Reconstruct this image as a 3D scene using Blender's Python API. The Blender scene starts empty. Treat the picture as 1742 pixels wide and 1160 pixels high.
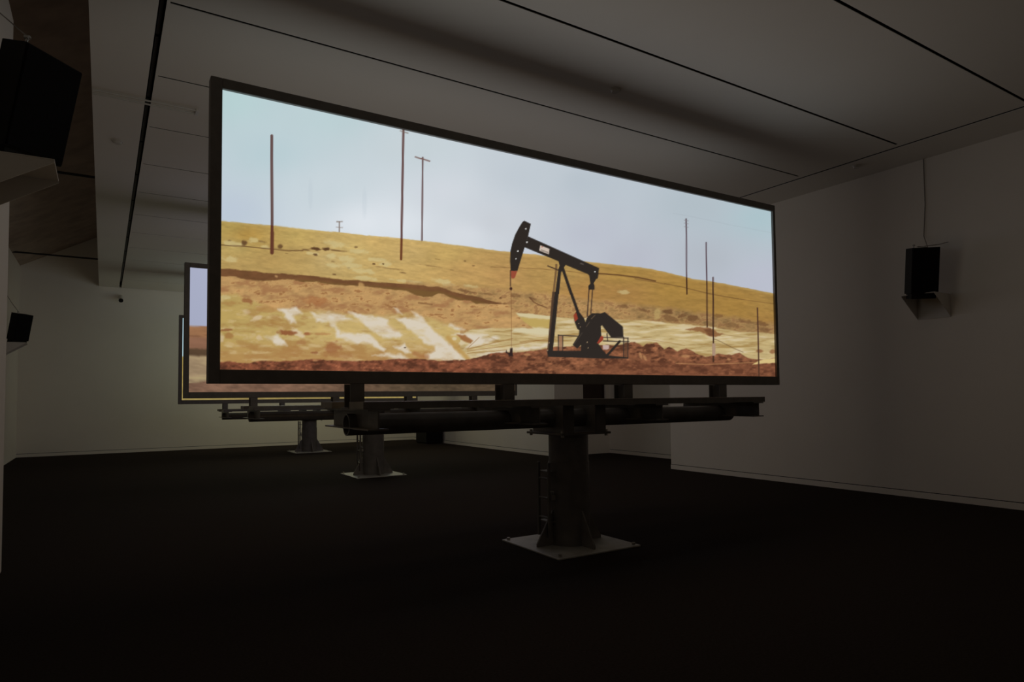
import bpy, bmesh, math, random
import numpy as np
from mathutils import Matrix, Vector

random.seed(4)
SC = bpy.context.scene
COL = SC.collection

# ------------------------------------------------------------------ camera
cam_d = bpy.data.cameras.new('camera')
cam = bpy.data.objects.new('camera', cam_d)
COL.objects.link(cam)
R_ = (0.84810581, -0.52972715, -0.01027965)
U_ = (-0.01365333, -0.04124654, 0.99905571)
F_ = (0.52965094, 0.84716460, 0.04221397)
cam.matrix_world = Matrix(((R_[0], U_[0], -F_[0], 0.0),
                           (R_[1], U_[1], -F_[1], 0.0),
                           (R_[2], U_[2], -F_[2], 1.5),
                           (0, 0, 0, 1)))
cam_d.sensor_width = 36.0
cam_d.sensor_fit = 'HORIZONTAL'
cam_d.lens = 1112.23 / 1742 * 36.0
cam_d.shift_y = 49.139 / 1742
cam_d.clip_start = 0.05
cam_d.clip_end = 200
SC.camera = cam

# ------------------------------------------------------------------ world, exposure
w = bpy.data.worlds.new('world')
SC.world = w
w.use_nodes = True
w.node_tree.nodes['Background'].inputs[0].default_value = (0.0, 0.0, 0.0, 1)
w.node_tree.nodes['Background'].inputs[1].default_value = 0.0
SC.view_settings.view_transform = 'Standard'
SC.view_settings.look = 'None'
SC.view_settings.gamma = 1.0
SC.view_settings.use_curve_mapping = False
SC.view_settings.exposure = 0.0
SCREEN_GAIN = 1.0          # the projected pictures are the only light in the room

# ------------------------------------------------------------------ materials
def srgb(c):
    c = np.asarray(c, float) / 255.0
    return np.where(c <= 0.04045, c / 12.92, ((c + 0.055) / 1.055) ** 2.4)

MATS = {}
def mat(name, col, rough=0.6, metal=0.0, var=0.08, scale=6.0, bump=0.0, bscale=200.0, spec=0.5):
    if name in MATS:
        return MATS[name]
    m = bpy.data.materials.new(name)
    m.use_nodes = True
    nt = m.node_tree
    b = nt.nodes['Principled BSDF']
    b.inputs['Roughness'].default_value = rough
    b.inputs['Metallic'].default_value = metal
    b.inputs['Specular IOR Level'].default_value = spec
    tc = nt.nodes.new('ShaderNodeTexCoord')
    nz = nt.nodes.new('ShaderNodeTexNoise')
    nz.inputs['Scale'].default_value = scale
    nz.inputs['Detail'].default_value = 5
    nt.links.new(tc.outputs['Object'], nz.inputs['Vector'])
    rp = nt.nodes.new('ShaderNodeValToRGB')
    c = np.array(col)
    rp.color_ramp.elements[0].position = 0.3
    rp.color_ramp.elements[1].position = 0.7
    rp.color_ramp.elements[0].color = (*(c * (1 - var)), 1)
    rp.color_ramp.elements[1].color = (*(c * (1 + var)), 1)
    nt.links.new(nz.outputs['Fac'], rp.inputs['Fac'])
    nt.links.new(rp.outputs['Color'], b.inputs['Base Color'])
    if bump > 0:
        n2 = nt.nodes.new('ShaderNodeTexNoise')
        n2.inputs['Scale'].default_value = bscale
        nt.links.new(tc.outputs['Object'], n2.inputs['Vector'])
        bp = nt.nodes.new('ShaderNodeBump')
        bp.inputs['Strength'].default_value = bump
        bp.inputs['Distance'].default_value = 0.01
        nt.links.new(n2.outputs['Fac'], bp.inputs['Height'])
        nt.links.new(bp.outputs['Normal'], b.inputs['Normal'])
    MATS[name] = m
    return m

M_WALL = mat('wall_paint', (0.87, 0.81, 0.73), 0.85, var=0.015, scale=1.5, bump=0.05, bscale=120, spec=0.2)
M_CEIL = mat('ceiling_paint', (0.84, 0.80, 0.735), 0.9, var=0.012, scale=1.2, spec=0.2)
M_VOID = mat('slot_void', (0.006, 0.005, 0.005), 0.9)
M_CARPET = mat('carpet', (0.032, 0.022, 0.017), 0.95, var=0.25, scale=60, bump=0.5, bscale=900, spec=0.1)
M_SHAFT = mat('brown_shaft_board', (0.42, 0.33, 0.27), 0.8, var=0.2, scale=2.5)
M_STEEL = mat('dark_painted_steel', (0.17, 0.155, 0.14), 0.42, var=0.18, scale=9, bump=0.03, bscale=60)
M_TUBE = mat('dark_pipe_steel', (0.165, 0.15, 0.138), 0.38, var=0.2, scale=7)
M_FRAME = mat('black_frame_paint', (0.20, 0.18, 0.16), 0.55, var=0.1, scale=12)
M_PLATE = mat('bare_steel_plate', (0.52, 0.51, 0.47), 0.45, metal=0.2, var=0.12, scale=8)
M_BOLT = mat('zinc_bolt', (0.45, 0.43, 0.40), 0.35, metal=0.8, var=0.1)
M_SPK = mat('black_speaker_paint', (0.012, 0.011, 0.011), 0.6, var=0.1, scale=30, spec=0.2)
M_GRILLE = mat('black_speaker_grille', (0.010, 0.009, 0.010), 0.8, var=0.3, scale=120, bump=0.4, bscale=300, spec=0.1)
M_SHELF = mat('white_shelf_paint', (0.66, 0.62, 0.56), 0.6, var=0.02)
M_WIRE = mat('grey_cable', (0.30, 0.27, 0.24), 0.6)
M_WHITEPL = mat('white_plastic', (0.62, 0.59, 0.54), 0.5, var=0.03)
M_DARKDOOR = mat('dark_brown_door', (0.045, 0.022, 0.016), 0.5, var=0.2, scale=4)
M_BLACKPL = mat('black_plastic', (0.012, 0.011, 0.011), 0.5)

# ------------------------------------------------------------------ mesh helpers
def bm_box(bm, x0, x1, y0, y1, z0, z1):
    v = [bm.verts.new(p) for p in ((x0, y0, z0), (x1, y0, z0), (x1, y1, z0), (x0, y1, z0),
                                   (x0, y0, z1), (x1, y0, z1), (x1, y1, z1), (x0, y1, z1))]
    for q in ((3, 2, 1, 0), (4, 5, 6, 7), (0, 1, 5, 4), (1, 2, 6, 5), (2, 3, 7, 6), (3, 0, 4, 7)):
        bm.faces.new([v[i] for i in q])

def bm_prism(bm, pts, d):
    """closed prism: polygon pts (3d) extruded by vector d"""
    d = Vector(d)
    a = [bm.verts.new(p) for p in pts]
    b = [bm.verts.new(Vector(p) + d) for p in pts]
    bm.faces.new(a[::-1]); bm.faces.new(b)
    n = len(a)
    for i in range(n):
        bm.faces.new((a[i], a[(i + 1) % n], b[(i + 1) % n], b[i]))
    bmesh.ops.recalc_face_normals(bm, faces=bm.faces[:])

def bm_cyl(bm, p0, p1, r0, r1=None, n=24, cap=True, inner=None):
    p0 = Vector(p0); p1 = Vector(p1)
    r1 = r0 if r1 is None else r1
    ax = (p1 - p0).normalized()
    t = Vector((0, 0, 1)) if abs(ax.z) < 0.9 else Vector((1, 0, 0))
    e = ax.cross(t).normalized(); g = ax.cross(e)
    def ring(p, r):
        return [bm.verts.new(p + (e * math.cos(2 * math.pi * k / n) + g * math.sin(2 * math.pi * k / n)) * r) for k in range(n)]
    a = ring(p0, r0); b = ring(p1, r1)
    for k in range(n):
        bm.faces.new((a[k], a[(k + 1) % n], b[(k + 1) % n], b[k]))
    if inner:
        c = ring(p0, inner); d = ring(p1, inner)
        for k in range(n):
            k2 = (k + 1) % n
            bm.faces.new((c[k2], c[k], d[k], d[k2]))
            bm.faces.new((a[k2], a[k], c[k], c[k2]))
            bm.faces.new((b[k], b[k2], d[k2], d[k]))
    elif cap:
        bm.faces.new(a[::-1]); bm.faces.new(b)
    bmesh.ops.recalc_face_normals(bm, faces=bm.faces[:])

def bm_tube(bm, pts, r, n=8):
    for p, q in zip(pts[:-1], pts[1:]):
        bm_cyl(bm, p, q, r, n=n)

def link(name, bm, m, parent=None, bevel=0.0, smooth=False, loc=None):
    if bevel > 0:
        bmesh.ops.bevel(bm, geom=bm.edges[:], offset=bevel, segments=1, affect='EDGES', clamp_overlap=True)
    me = bpy.data.meshes.new(name)
    bm.to_mesh(me); bm.free()
    if smooth:
        for p in me.polygons:
            p.use_smooth = True
        try:
            me.set_sharp_from_angle(angle=math.radians(35))
        except Exception:
            pass
    me.materials.append(m)
    o = bpy.data.objects.new(name, me)
    COL.objects.link(o)
    if parent:
        o.parent = parent
    if loc:
        o.location = loc
    return o

def box(name, x0, x1, y0, y1, z0, z1, m, parent=None, bevel=0.0):
    bm = bmesh.new(); bm_box(bm, x0, x1, y0, y1, z0, z1)
    return link(name, bm, m, parent, bevel)

def cyl(name, p0, p1, r, m, parent=None, n=24, r1=None, inner=None):
    bm = bmesh.new(); bm_cyl(bm, p0, p1, r, r1, n=n, inner=inner)
    return link(name, bm, m, parent, smooth=True)

def thing(name, label, cat, loc=(0, 0, 0), group=None):
    o = bpy.data.objects.new(name, None)
    o.empty_display_size = 0.2
    COL.objects.link(o); o.location = loc
    return tag(o, label, cat, group)

def tag(o, label, cat, group=None):
    o['label'] = label; o['category'] = cat
    if group:
        o['group'] = group
    return o

def struct(o, label, cat):
    o['kind'] = 'structure'; o['label'] = label; o['category'] = cat
    return o

def dup(o, parent, loc=None):
    c = o.copy(); COL.objects.link(c); c.parent = parent
    if loc:
        c.location = loc
    return c

# ------------------------------------------------------------------ the room
CZ = 4.86            # underside of the ceiling
BY = 22.4            # back wall
struct(box('floor', -2.3, 13.2, -4.2, BY + 0.2, -0.1, 0.0, M_CARPET), 'dark brown carpet covering the whole gallery floor', 'floor')
struct(box('wall_back', -2.2, 10.2, BY, BY + 0.2, 0.0, 6.8, M_WALL), 'dim off-white wall at the far end behind the three screens', 'wall')
struct(box('wall_right', 9.95, 10.15, -4.2, 9.76, 0.0, 5.3, M_WALL), 'off-white side wall carrying one black speaker', 'wall')
struct(box('wall_left', -2.2, -2.0, 7.42, BY, 0.0, 5.28, M_WALL), 'off-white side wall at far left below the brown sloped shaft', 'wall')
bm = bmesh.new()
bm_box(bm, -0.95, -0.75, -4.2, 7.42, 0.0, 5.02)
bm_box(bm, -2.2, -0.95, 7.22, 7.42, 0.0, 5.02)
struct(link('wall_near_left', bm, M_WALL), 'near off-white wall at the left edge carrying the closest speaker', 'wall')
struct(box('wall_front', -2.2, 10.2, -4.4, -4.2, 0.0, 6.8, M_WALL), 'off-white wall behind the viewer', 'wall')
# the side recess with its dark doorway, and the wall beyond it
bm = bmesh.new()
bm_box(bm, 11.5, 11.7, 9.56, 13.7, 0.0, 5.3)
bm_box(bm, 10.15, 11.7, 9.56, 9.76, 0.0, 5.3)
struct(link('wall_recess', bm, M_WALL), 'shaded wall set back beyond the corner of the side wall', 'wall')
bm = bmesh.new()
bm_box(bm, 9.7, 10.62, 13.5, 13.7, 0.0, 5.3)
bm_box(bm, 10.62, 11.38, 13.5, 13.7, 2.4, 5.3)
bm_box(bm, 11.38, 11.5, 13.5, 13.7, 0.0, 5.3)
bm_box(bm, 10.62, 11.38, 13.5, 13.7, 0.0, 0.97)
bm_box(bm, 9.7, 9.9, 13.7, BY, 0.0, 5.3)
struct(link('wall_far_right', bm, M_WALL), 'off-white side wall beyond the recess, reaching the back corner', 'wall')
wn = bpy.data.objects.new('window_1', None); COL.objects.link(wn); wn.location = (11.0, 13.6, 0)
struct(wn, 'dark window in the end wall of the shaded recess', 'window')
box('pane', -0.37, 0.37, -0.02, 0.0, 1.0, 2.39, M_DARKDOOR, wn)
bm = bmesh.new()
bm_box(bm, -0.38, -0.35, -0.05, 0.03, 0.97, 2.40); bm_box(bm, 0.35, 0.38, -0.05, 0.03, 0.97, 2.40)
bm_box(bm, -0.35, 0.35, -0.05, 0.03, 2.37, 2.40); bm_box(bm, -0.35, 0.35, -0.05, 0.03, 0.97, 1.0)
link('window_frame', bm, M_DARKDOOR, wn)

# ceiling: backing slab, edge strips and the row of boards with open joints
ceil = box('ceiling', -0.15, 11.7, -4.2, BY, CZ + 0.10, CZ + 0.2, M_VOID)
struct(ceil, 'pale board ceiling with long black joints', 'ceiling')
def cpanel(name, x0, x1, y0, y1):
    return box(name, x0, x1, y0, y1, CZ, CZ + 0.006, M_CEIL, ceil)
SL = [3.13 + 1.4725 * k for k in range(-5, 14)]
cpanel('ceiling_panel', -0.15, 0.352, -4.2, BY)
cpanel('ceiling_panel', 0.410, 0.435, -4.2, BY)
cpanel('ceiling_panel', 9.05, 9.132, -4.2, BY)
cpanel('ceiling_panel', 9.180, 11.7, -4.2, BY)
edges = [-4.2] + [s for s in SL if -4.1 < s < BY - 0.2] + [BY]
for a, b in zip(edges[:-1], edges[1:]):
    cpanel('ceiling_panel', 0.435, 9.05, a + 0.016, b - 0.016)
# lighting track segments inside the wide joint
y = -3.5
while y < BY - 1.2:
    box('track_segment', 0.366, 0.396, y, y + 1.42, CZ + 0.045, CZ + 0.07, M_BLACKPL, ceil)
    y += 1.4725
box('ceiling_edge', -0.15, -0.10, -4.2, BY, CZ + 0.006, 6.75, M_WALL, ceil)
# the brown shaft beyond the ceiling's edge
bm = bmesh.new()
bm_prism(bm, [(-2.25, -4.2, 5.14), (-0.10, -4.2, 6.36), (-0.10, -4.2, 6.46), (-2.25, -4.2, 5.24)], (0, BY + 4.2, 0))
struct(link('ceiling_shaft', bm, M_SHAFT), 'dark brown sloped ceiling of the shaft along the left side', 'ceiling')

# baseboards
def base(name, x0, x1, y0, y1, label):
    o = struct(box(name, x0, x1, y0, y1, 0.0, 0.088, M_WALL), label, 'baseboard')
    g = 0.004
    box('shadow_groove', x0 + g * (x0 > 5 and x1 - x0 < 1), x1, y0 + g * (y1 - y0 < 1), y1, 0.088, 0.097, M_VOID, o)  # solid black strip, its colour stands in for the gap's shade
base('baseboard_right', 9.936, 9.95, -4.2, 9.76, 'low off-white skirting along the side wall with the speaker')
base('baseboard_back', -2.0, 9.7, BY - 0.014, BY, 'low off-white skirting along the far end wall')
base('baseboard_far_right', 9.686, 9.70, 13.5, BY - 0.014, 'low off-white skirting along the wall beyond the recess')
base('baseboard_recess', 11.486, 11.50, 9.76, 13.5, 'low off-white skirting inside the shaded recess')

# ------------------------------------------------------------------ the projected pictures
def vnoise(x, y, seed):
    rs = np.random.RandomState(seed)
    t = rs.rand(256, 256)
    xi = np.floor(x).astype(int); yi = np.floor(y).astype(int)
    fx = x - xi; fy = y - yi
    fx = fx * fx * (3 - 2 * fx); fy = fy * fy * (3 - 2 * fy)
    a = t[yi % 256, xi % 256]; b = t[yi % 256, (xi + 1) % 256]
    c = t[(yi + 1) % 256, xi % 256]; d = t[(yi + 1) % 256, (xi + 1) % 256]
    return (a * (1 - fx) + b * fx) * (1 - fy) + (c * (1 - fx) + d * fx) * fy

def fbm(x, y, sx, sy, seed, o=4):
    s = 0; amp = 1.0; tot = 0
    for k in range(o):
        s = s + amp * vnoise(x / sx * 2 ** k + 17.3 * k, y / sy * 2 ** k + 9.1 * k, seed + k)
        tot += amp; amp *= 0.55
    return s / tot * 2 - 1          # about -1..1

class Paint:
    def __init__(s, px, py):
        s.x = px; s.y = py
        s.c = np.zeros(px.shape + (3,))
    def over(s, m, col):
        col = np.asarray(col, float)
        s.c = s.c * (1 - m[..., None]) + col * m[..., None]
    def field(s, pts, p=2.2, fall=None):
        """smooth colour field from control points (x, y, r, g, b)"""
        num = 0; den = 0
        for (x, y, r, g, b) in pts:
            wgt = 1.0 / (((s.x - x) ** 2 + ((s.y - y) * 1.8) ** 2) + 120.0) ** (p / 2)
            num = num + wgt[..., None] * np.array((r, g, b), float); den = den + wgt
        return num / den[..., None]
    def below(s, pts, soft=1.2, jit=0.0, seed=1, js=8.0):
        a = np.array(pts, float)
        e = np.interp(s.x, a[:, 0], a[:, 1])
        if jit:
            e = e + jit * fbm(s.x, s.y * 0.3, js, js, seed, 3)
        return np.clip(0.5 + (s.y - e) / soft, 0, 1)
    def poly(s, pts, soft=1.2, jit=0.0, seed=1, js=6.0):
        P = np.array(pts, float)
        x, y = s.x, s.y
        if jit:
            x = x + jit * fbm(s.x, s.y, js, js, seed, 3)
            y = y + jit * fbm(s.x, s.y, js, js, seed + 50, 3)
        m = np.zeros(x.shape)
        pad = soft + 2 + jit
        sel = (x > P[:, 0].min() - pad) & (x < P[:, 0].max() + pad) & (y > P[:, 1].min() - pad) & (y < P[:, 1].max() + pad)
        if not sel.any():
            return m
        qx = x[sel]; qy = y[sel]
        inside = np.zeros(qx.shape, bool); dist = np.full(qx.shape, 1e9)
        n = len(P)
        for i in range(n):
            ax, ay = P[i]; bx, by = P[(i + 1) % n]
            cond = (ay > qy) != (by > qy)
            with np.errstate(divide='ignore', invalid='ignore'):
                xc = (bx - ax) * (qy - ay) / (by - ay) + ax
            inside ^= cond & (qx < xc)
            dx, dy = bx - ax, by - ay
            t = np.clip(((qx - ax) * dx + (qy - ay) * dy) / (dx * dx + dy * dy + 1e-9), 0, 1)
            dist = np.minimum(dist, np.hypot(qx - ax - t * dx, qy - ay - t * dy))
        sd = np.where(inside, dist, -dist)
        m[sel] = np.clip(0.5 + sd / soft, 0, 1)
        return m
    def line(s, pts, w, soft=1.1, w2=None):
        m = np.zeros(s.x.shape)
        for (ax, ay), (bx, by) in zip(pts[:-1], pts[1:]):
            dx, dy = bx - ax, by - ay
            t = np.clip(((s.x - ax) * dx + (s.y - ay) * dy) / (dx * dx + dy * dy + 1e-9), 0, 1)
            d = np.hypot(s.x - ax - t * dx, s.y - ay - t * dy)
            ww = w if w2 is None else w + (w2 - w) * t
            m = np.maximum(m, np.clip(0.5 + (ww / 2 - d) / soft, 0, 1) * np.minimum(1.0, ww / soft * 1.1))
        return m
    def blob(s, cx, cy, rx, ry, ang=0.0, k=1.0, jit=0.0, seed=3):
        ca, sa = math.cos(math.radians(ang)), math.sin(math.radians(ang))
        dx, dy = s.x - cx, s.y - cy
        d = np.sqrt(((dx * ca + dy * sa) / rx) ** 2 + ((-dx * sa + dy * ca) / ry) ** 2)
        if jit:
            d = d + jit * fbm(s.x, s.y, 7, 5, seed, 3)
        return np.clip((1.25 - d) / 0.6, 0, 1) * k

SKYLINE = [(360, 374), (373, 375), (420, 380), (470, 384), (530, 391), (570, 394.5), (620, 400), (680, 405), (740, 412), (800, 420),
           (850, 427), (870, 429), (920, 434), (960, 441), (1000, 445), (1050, 451), (1090, 455), (1110, 458), (1146, 466),
           (1177, 474), (1233, 482.5), (1260, 488), (1290, 494), (1325, 501)]
DITCH_T = [(360, 458), (390, 457), (405, 459), (430, 461), (450, 464), (480, 465), (500, 467), (530, 469), (560, 473), (585, 476),
           (610, 477), (640, 480), (665, 481), (690, 483), (715, 485), (735, 488), (745, 487), (757, 491), (770, 496), (790, 501),
           (815, 505), (840, 513), (862, 517)]
DITCH_B = [(360, 470), (400, 470), (410, 474), (440, 478), (465, 477), (480, 475), (500, 476), (515, 480), (535, 479), (560, 483),
           (580, 485), (610, 486), (640, 489), (670, 493), (690, 494), (705, 501), (720, 505), (735, 504), (745, 499), (755, 500),
           (765, 506), (780, 510), (800, 511), (808, 516), (830, 517), (862, 517.5)]
SOIL = [(360, 616), (390, 614), (405, 617), (425, 618), (445, 613), (470, 615), (500, 613), (530, 611), (560, 613), (600, 614), (650, 613),
        (680, 610), (720, 611), (745, 614), (790, 612), (815, 607), (835, 601), (870, 600), (905, 597), (930, 593), (945, 590),
        (1000, 588), (1060, 586), (1067, 583), (1080, 582), (1094, 589), (1100, 585), (1117, 583), (1130, 594), (1138, 590),
        (1152, 597), (1168, 593), (1185, 601), (1200, 607), (1222, 601), (1245, 604), (1258, 600), (1272, 608), (1300, 613), (1325, 607)]

def paint_pump(px, py):
    p = Paint(px, py)
    x, y = px, py
    # sky
    p.c = p.field([(385, 170, 182, 207, 209), (385, 360, 188, 200, 214), (460, 260, 185, 205, 211), (560, 320, 200, 212, 218),
                   (620, 380, 220, 226, 232), (560, 200, 187, 207, 211), (700, 250, 197, 208, 213), (680, 380, 219, 225, 231), (760, 330, 208, 214, 221),
                   (790, 400, 214, 219, 226), (850, 380, 201, 206, 213), (900, 300, 192, 201, 209), (1000, 310, 184, 194, 203),
                   (1000, 400, 188, 193, 205), (1080, 440, 184, 188, 200), (1180, 350, 178, 190, 198), (1300, 370, 172, 194, 201),
                   (1200, 440, 179, 186, 195), (1300, 480, 185, 189, 203)])
    p.c += (fbm(x, y, 60, 90, 5, 3) * 2.0)[..., None]
    for (a, b) in ((528, 330), (620, 345)):
        p.over(p.blob(a, b, 4, 26) * 0.12, (165, 178, 190))
    p.over(p.line([(1145, 363), (1180, 369), (1240, 382), (1318, 397)], 0.9) * 0.28, (150, 158, 166))
    # grass hill
    g = p.field([(390, 385, 172, 148, 82), (420, 400, 174, 138, 70), (400, 420, 184, 160, 98), (500, 400, 190, 163, 96),
                 (460, 445, 177, 146, 88), (500, 440, 178, 149, 91), (400, 450, 178, 148, 90), (560, 440, 192, 166, 110), (600, 420, 198, 171, 108),
                 (640, 410, 200, 168, 104), (700, 430, 196, 166, 106), (760, 430, 191, 160, 96), (800, 460, 187, 150, 92),
                 (860, 470, 179, 140, 86), (920, 460, 177, 142, 84), (960, 450, 175, 143, 82), (1060, 465, 166, 131, 68),
                 (1060, 500, 164, 124, 70), (1150, 490, 163, 127, 64), (1250, 520, 158, 122, 62), (1310, 510, 160, 126, 68),
                 (1300, 560, 156, 118, 64), (1000, 500, 168, 126, 72)])
    yy = y - 0.12 * (x - 373)
    g = g * (1 + 0.075 * fbm(x, yy, 40, 7, 11, 4) + 0.08 * fbm(x, yy, 9, 2.6, 15, 3))[..., None]
    mh = p.below(SKYLINE, 1.2, 0.7, 21, 10)
    p.over(mh, g)
    edge = np.exp(-((y - np.interp(x, *np.array(SKYLINE).T)) / 2.0 - 0.6) ** 2)
    p.over(edge * mh * 0.3, (205, 182, 120))
    # pale weathered patches and scrub on the hill
    for (a, b, rx, ry) in ((432, 409, 9, 4), (393, 414, 14, 4), (452, 420, 8, 3), (572, 415, 16, 5), (612, 428, 12, 4), (589, 440, 14, 4), (563, 435, 8, 4), (530, 431, 10, 3),
                           (596, 451, 14, 5), (618, 461, 15, 4), (620, 473, 20, 3), (655, 449, 8, 4), (640, 442, 18, 3), (690, 478, 20, 2.5), (750, 478, 14, 4),
                           (762, 484, 8, 3), (800, 487, 10, 3), (392, 441, 10, 4), (570, 452, 12, 4), (1062, 497, 8, 3)):
        p.over(p.blob(a, b, rx * 1.15, ry, 6, 0.6, 0.8, int(a)), (205, 190, 138))
    p.over(p.line([(360, 416), (375, 416.7), (417, 419.2), (457, 423), (491, 426.4), (515, 426)], 1.7) * 0.85, (92, 62, 40))
    p.over(p.line([(515, 426), (528, 423.4), (563, 425), (590, 427.5)], 1.4) * 0.5, (120, 85, 52))
    for (a, b, rx, ry, k) in ((416, 414, 5, 5, .8), (477, 419, 4, 4, .75), (537, 423.3, 10, 2.4, .95), (555, 423.6, 7, 2.8, .95), (536, 433.5, 4, 2, .8), (605, 420.5, 3, 1.6, .7),
                              (391, 409, 4, 2, .4), (447, 411, 7, 2, .45), (570, 426, 14, 1.5, .5), (636, 449, 2.5, 1.5, .8), (652, 449, 2, 1.3, .8), (660, 456, 22, 1.2, .4), (686, 464, 6, 1.2, .5),
                              (566, 445, 4, 1.5, .4), (569, 467, 4, 1.2, .6), (594, 456, 4, 1.2, .3), (791, 444, 2.4, 1.2, .6), (806, 452, 3, 1.2, .5), (745, 441, 5, 1, .4),
                              (730, 452, 16, 1, .35), (768, 459, 4, 1, .4), (520, 425, 9, 1.2, .5), (488, 431, 3, 1, .4)):
        p.over(p.blob(a, b, rx, ry, 8, k, 0.6), (88, 60, 38))
    p.over(p.line([(835, 454), (886, 456), (916, 457), (965, 461), (992, 465), (1019, 465)], 1.0) * 0.6, (105, 72, 42))
    p.over(p.line([(1015, 465), (1050, 467.5), (1086, 472), (1115, 478)], 2.2) * 0.85, (85, 55, 34))
    p.over(p.line([(1080, 474), (1131, 483)], 1.6) * 0.5, (100, 68, 40))
    p.over(p.line([(1131, 482.5), (1159, 488), (1200, 498), (1214, 501), (1256, 508.4)], 1.2) * 0.65, (92, 62, 38))
    p.over(p.line([(1256, 508.4), (1285, 512.5), (1325, 518)], 1.0) * 0.55, (100, 70, 42))
    # broken ground under the hill, right of the ditch
    er = p.below([(700, 480), (760, 486), (800, 489), (850, 492), (900, 496), (960, 505), (1040, 513), (1100, 519), (1150, 526), (1200, 533), (1260, 543), (1325, 553)], 9, 4, 33, 16)
    n1 = fbm(x, y, 20, 9, 41, 4); n2 = fbm(x, y, 8, 4, 44, 3)
    ecol = np.array((174, 137, 88.)) * (1 + 0.18 * n1 + 0.20 * n2)[..., None]
    rightish = np.clip((x - 1040) / 80, 0, 1)
    ecol = ecol * (1 - 0.10 * rightish[..., None])
    p.over(er * (x > 690), ecol)
    crk = np.clip((n2 + 0.6 * n1 - 0.20) / 0.25, 0, 1)
    p.over(er * crk * 0.55 * (x > 760), (120, 84, 56))
    for (a, b, rx, ry, k) in ((785, 493, 12, 2, .6), (800, 497, 14, 2, .5), (830, 500, 12, 2, .5), (852, 507, 3, 2, .8), (880, 503, 10, 3, .5), (906, 508, 6, 3, .6),
                              (1062, 521, 8, 3, .6), (1092, 527, 12, 3, .6), (1135, 530, 9, 3.5, .8), (1160, 537, 7, 5, .75), (1178, 540, 9, 5, .75), (1140, 541, 14, 5, .55),
                              (1225, 537, 10, 3, .5), (1265, 546, 12, 3, .5), (1298, 550, 12, 4, .6), (1240, 552, 14, 4, .4), (1300, 560, 10, 4, .5)):
        p.over(p.blob(a, b, rx, ry, 8, k, 0.9, a), (104, 72, 46))
    p.over(p.line([(901, 506), (908, 514), (915, 517.5), (929, 523)], 1.8) * 0.8, (95, 60, 40))
    p.over(p.blob(1118, 534, 6, 11, 10, .6, .3), (190, 165, 105))
    # pale mud plain
    pl = p.below([(690, 640), (790, 566), (800, 560), (830, 557), (875, 557), (876, 533), (905, 538), (960, 540), (1040, 543), (1060, 544), (1100, 545), (1150, 550), (1182, 553), (1216, 557), (1250, 563), (1290, 566), (1325, 569)], 2.2, 1.4, 51, 14)
    sl = y - (-0.14) * (x - 790)
    st = fbm(x, y + 0.06 * x, 46, 5.0, 61, 4); st2 = fbm(x, y - 0.05 * x, 22, 3.0, 66, 3)
    pcol = np.array((192, 170, 120.)) * (1 + 0.10 * st + 0.10 * st2)[..., None]
    p.over(pl, pcol)
    p.over(pl * np.clip((st + 0.5 * st2 - 0.14) / 0.35, 0, 1) * 0.75, (208, 193, 160))
    p.over(pl * np.clip((-st - 0.5 * st2 - 0.16) / 0.35, 0, 1) * 0.8, (164, 132, 78))
    p.over(p.poly([(882, 540), (905, 542), (938, 543), (938, 557), (898, 557)], 4.0, 2.2), (186, 160, 92))
    p.over(p.poly([(878, 532), (905, 534), (940, 538), (940, 543), (905, 541), (884, 538)], 1.5, .6), (206, 192, 150))
    p.over(p.poly([(876, 556.5), (900, 557), (940, 559), (940, 570), (900, 568), (870, 564)], 3, 1), (208, 196, 160))
    # the heap of dug earth left of the well
    dt = p.below(DITCH_B, 2.0, 0.8, 71, 8)
    dt = dt * (x < 910) * np.where(x > 860, p.poly([(840, 510), (850, 515), (863, 517.5), (872, 528), (881, 537), (893, 548), (909, 560), (840, 562)], 1.8, 0.6), 1.0)
    lower = p.below([(360, 700), (775, 700), (776, 562), (800, 560), (830, 558), (910, 558)], 3, 1.5, 75, 10)
    d1 = fbm(x, y, 34, 13, 81, 4); d2 = fbm(x, y, 11, 4.5, 85, 4)
    dcol = np.array((184, 145, 94.)) * (1 + 0.12 * d1 + 0.14 * d2)[..., None]
    p.over(dt * (1 - lower), dcol)
    p.over(dt * (1 - lower) * np.clip((-d1 - 0.35 * d2 - 0.10) / 0.4, 0, 1) * 0.75, (160, 112, 74))
    p.over(dt * (1 - lower) * np.clip((d2 + 0.2 * d1 - 0.30) / 0.2, 0, 1) * 0.65, (132, 86, 52))
    # warm yellow slope lower left
    ys = p.below([(360, 500), (400, 499), (430, 512), (470, 526), (520, 529), (560, 532), (640, 536), (700, 534), (730, 540), (770, 552), (800, 575)], 7, 4, 91, 18) * (1 - p.below([(360, 900), (782, 900), (783, 540), (1330, 540)], 4))
    y1 = fbm(x - 0.5 * y, y, 34, 12, 95, 4); y2 = fbm(x - 0.4 * y, y, 12, 4, 99, 3)
    lf = np.clip((560 - x) / 180, 0, 1)[..., None]
    ycol = (np.array((192, 166, 106.)) * (1 - lf) + np.array((178, 152, 90.)) * lf) * (1 + 0.07 * y1 + 0.05 * y2)[..., None]
    p.over(ys, ycol)
    p.over(ys * np.clip((-y1 - 0.3 * y2 - 0.06) / 0.4, 0, 1) * 0.7, (168, 128, 74))
    p.over(ys * np.clip((y - 575) / 32, 0, 1) * 0.55, (168, 122, 74))
    p.over(ys * np.clip((fbm(x - 0.5 * y, y, 20, 6, 97, 4) - 0.12) / 0.35, 0, 1) * 0.5, (206, 182, 138))
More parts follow.
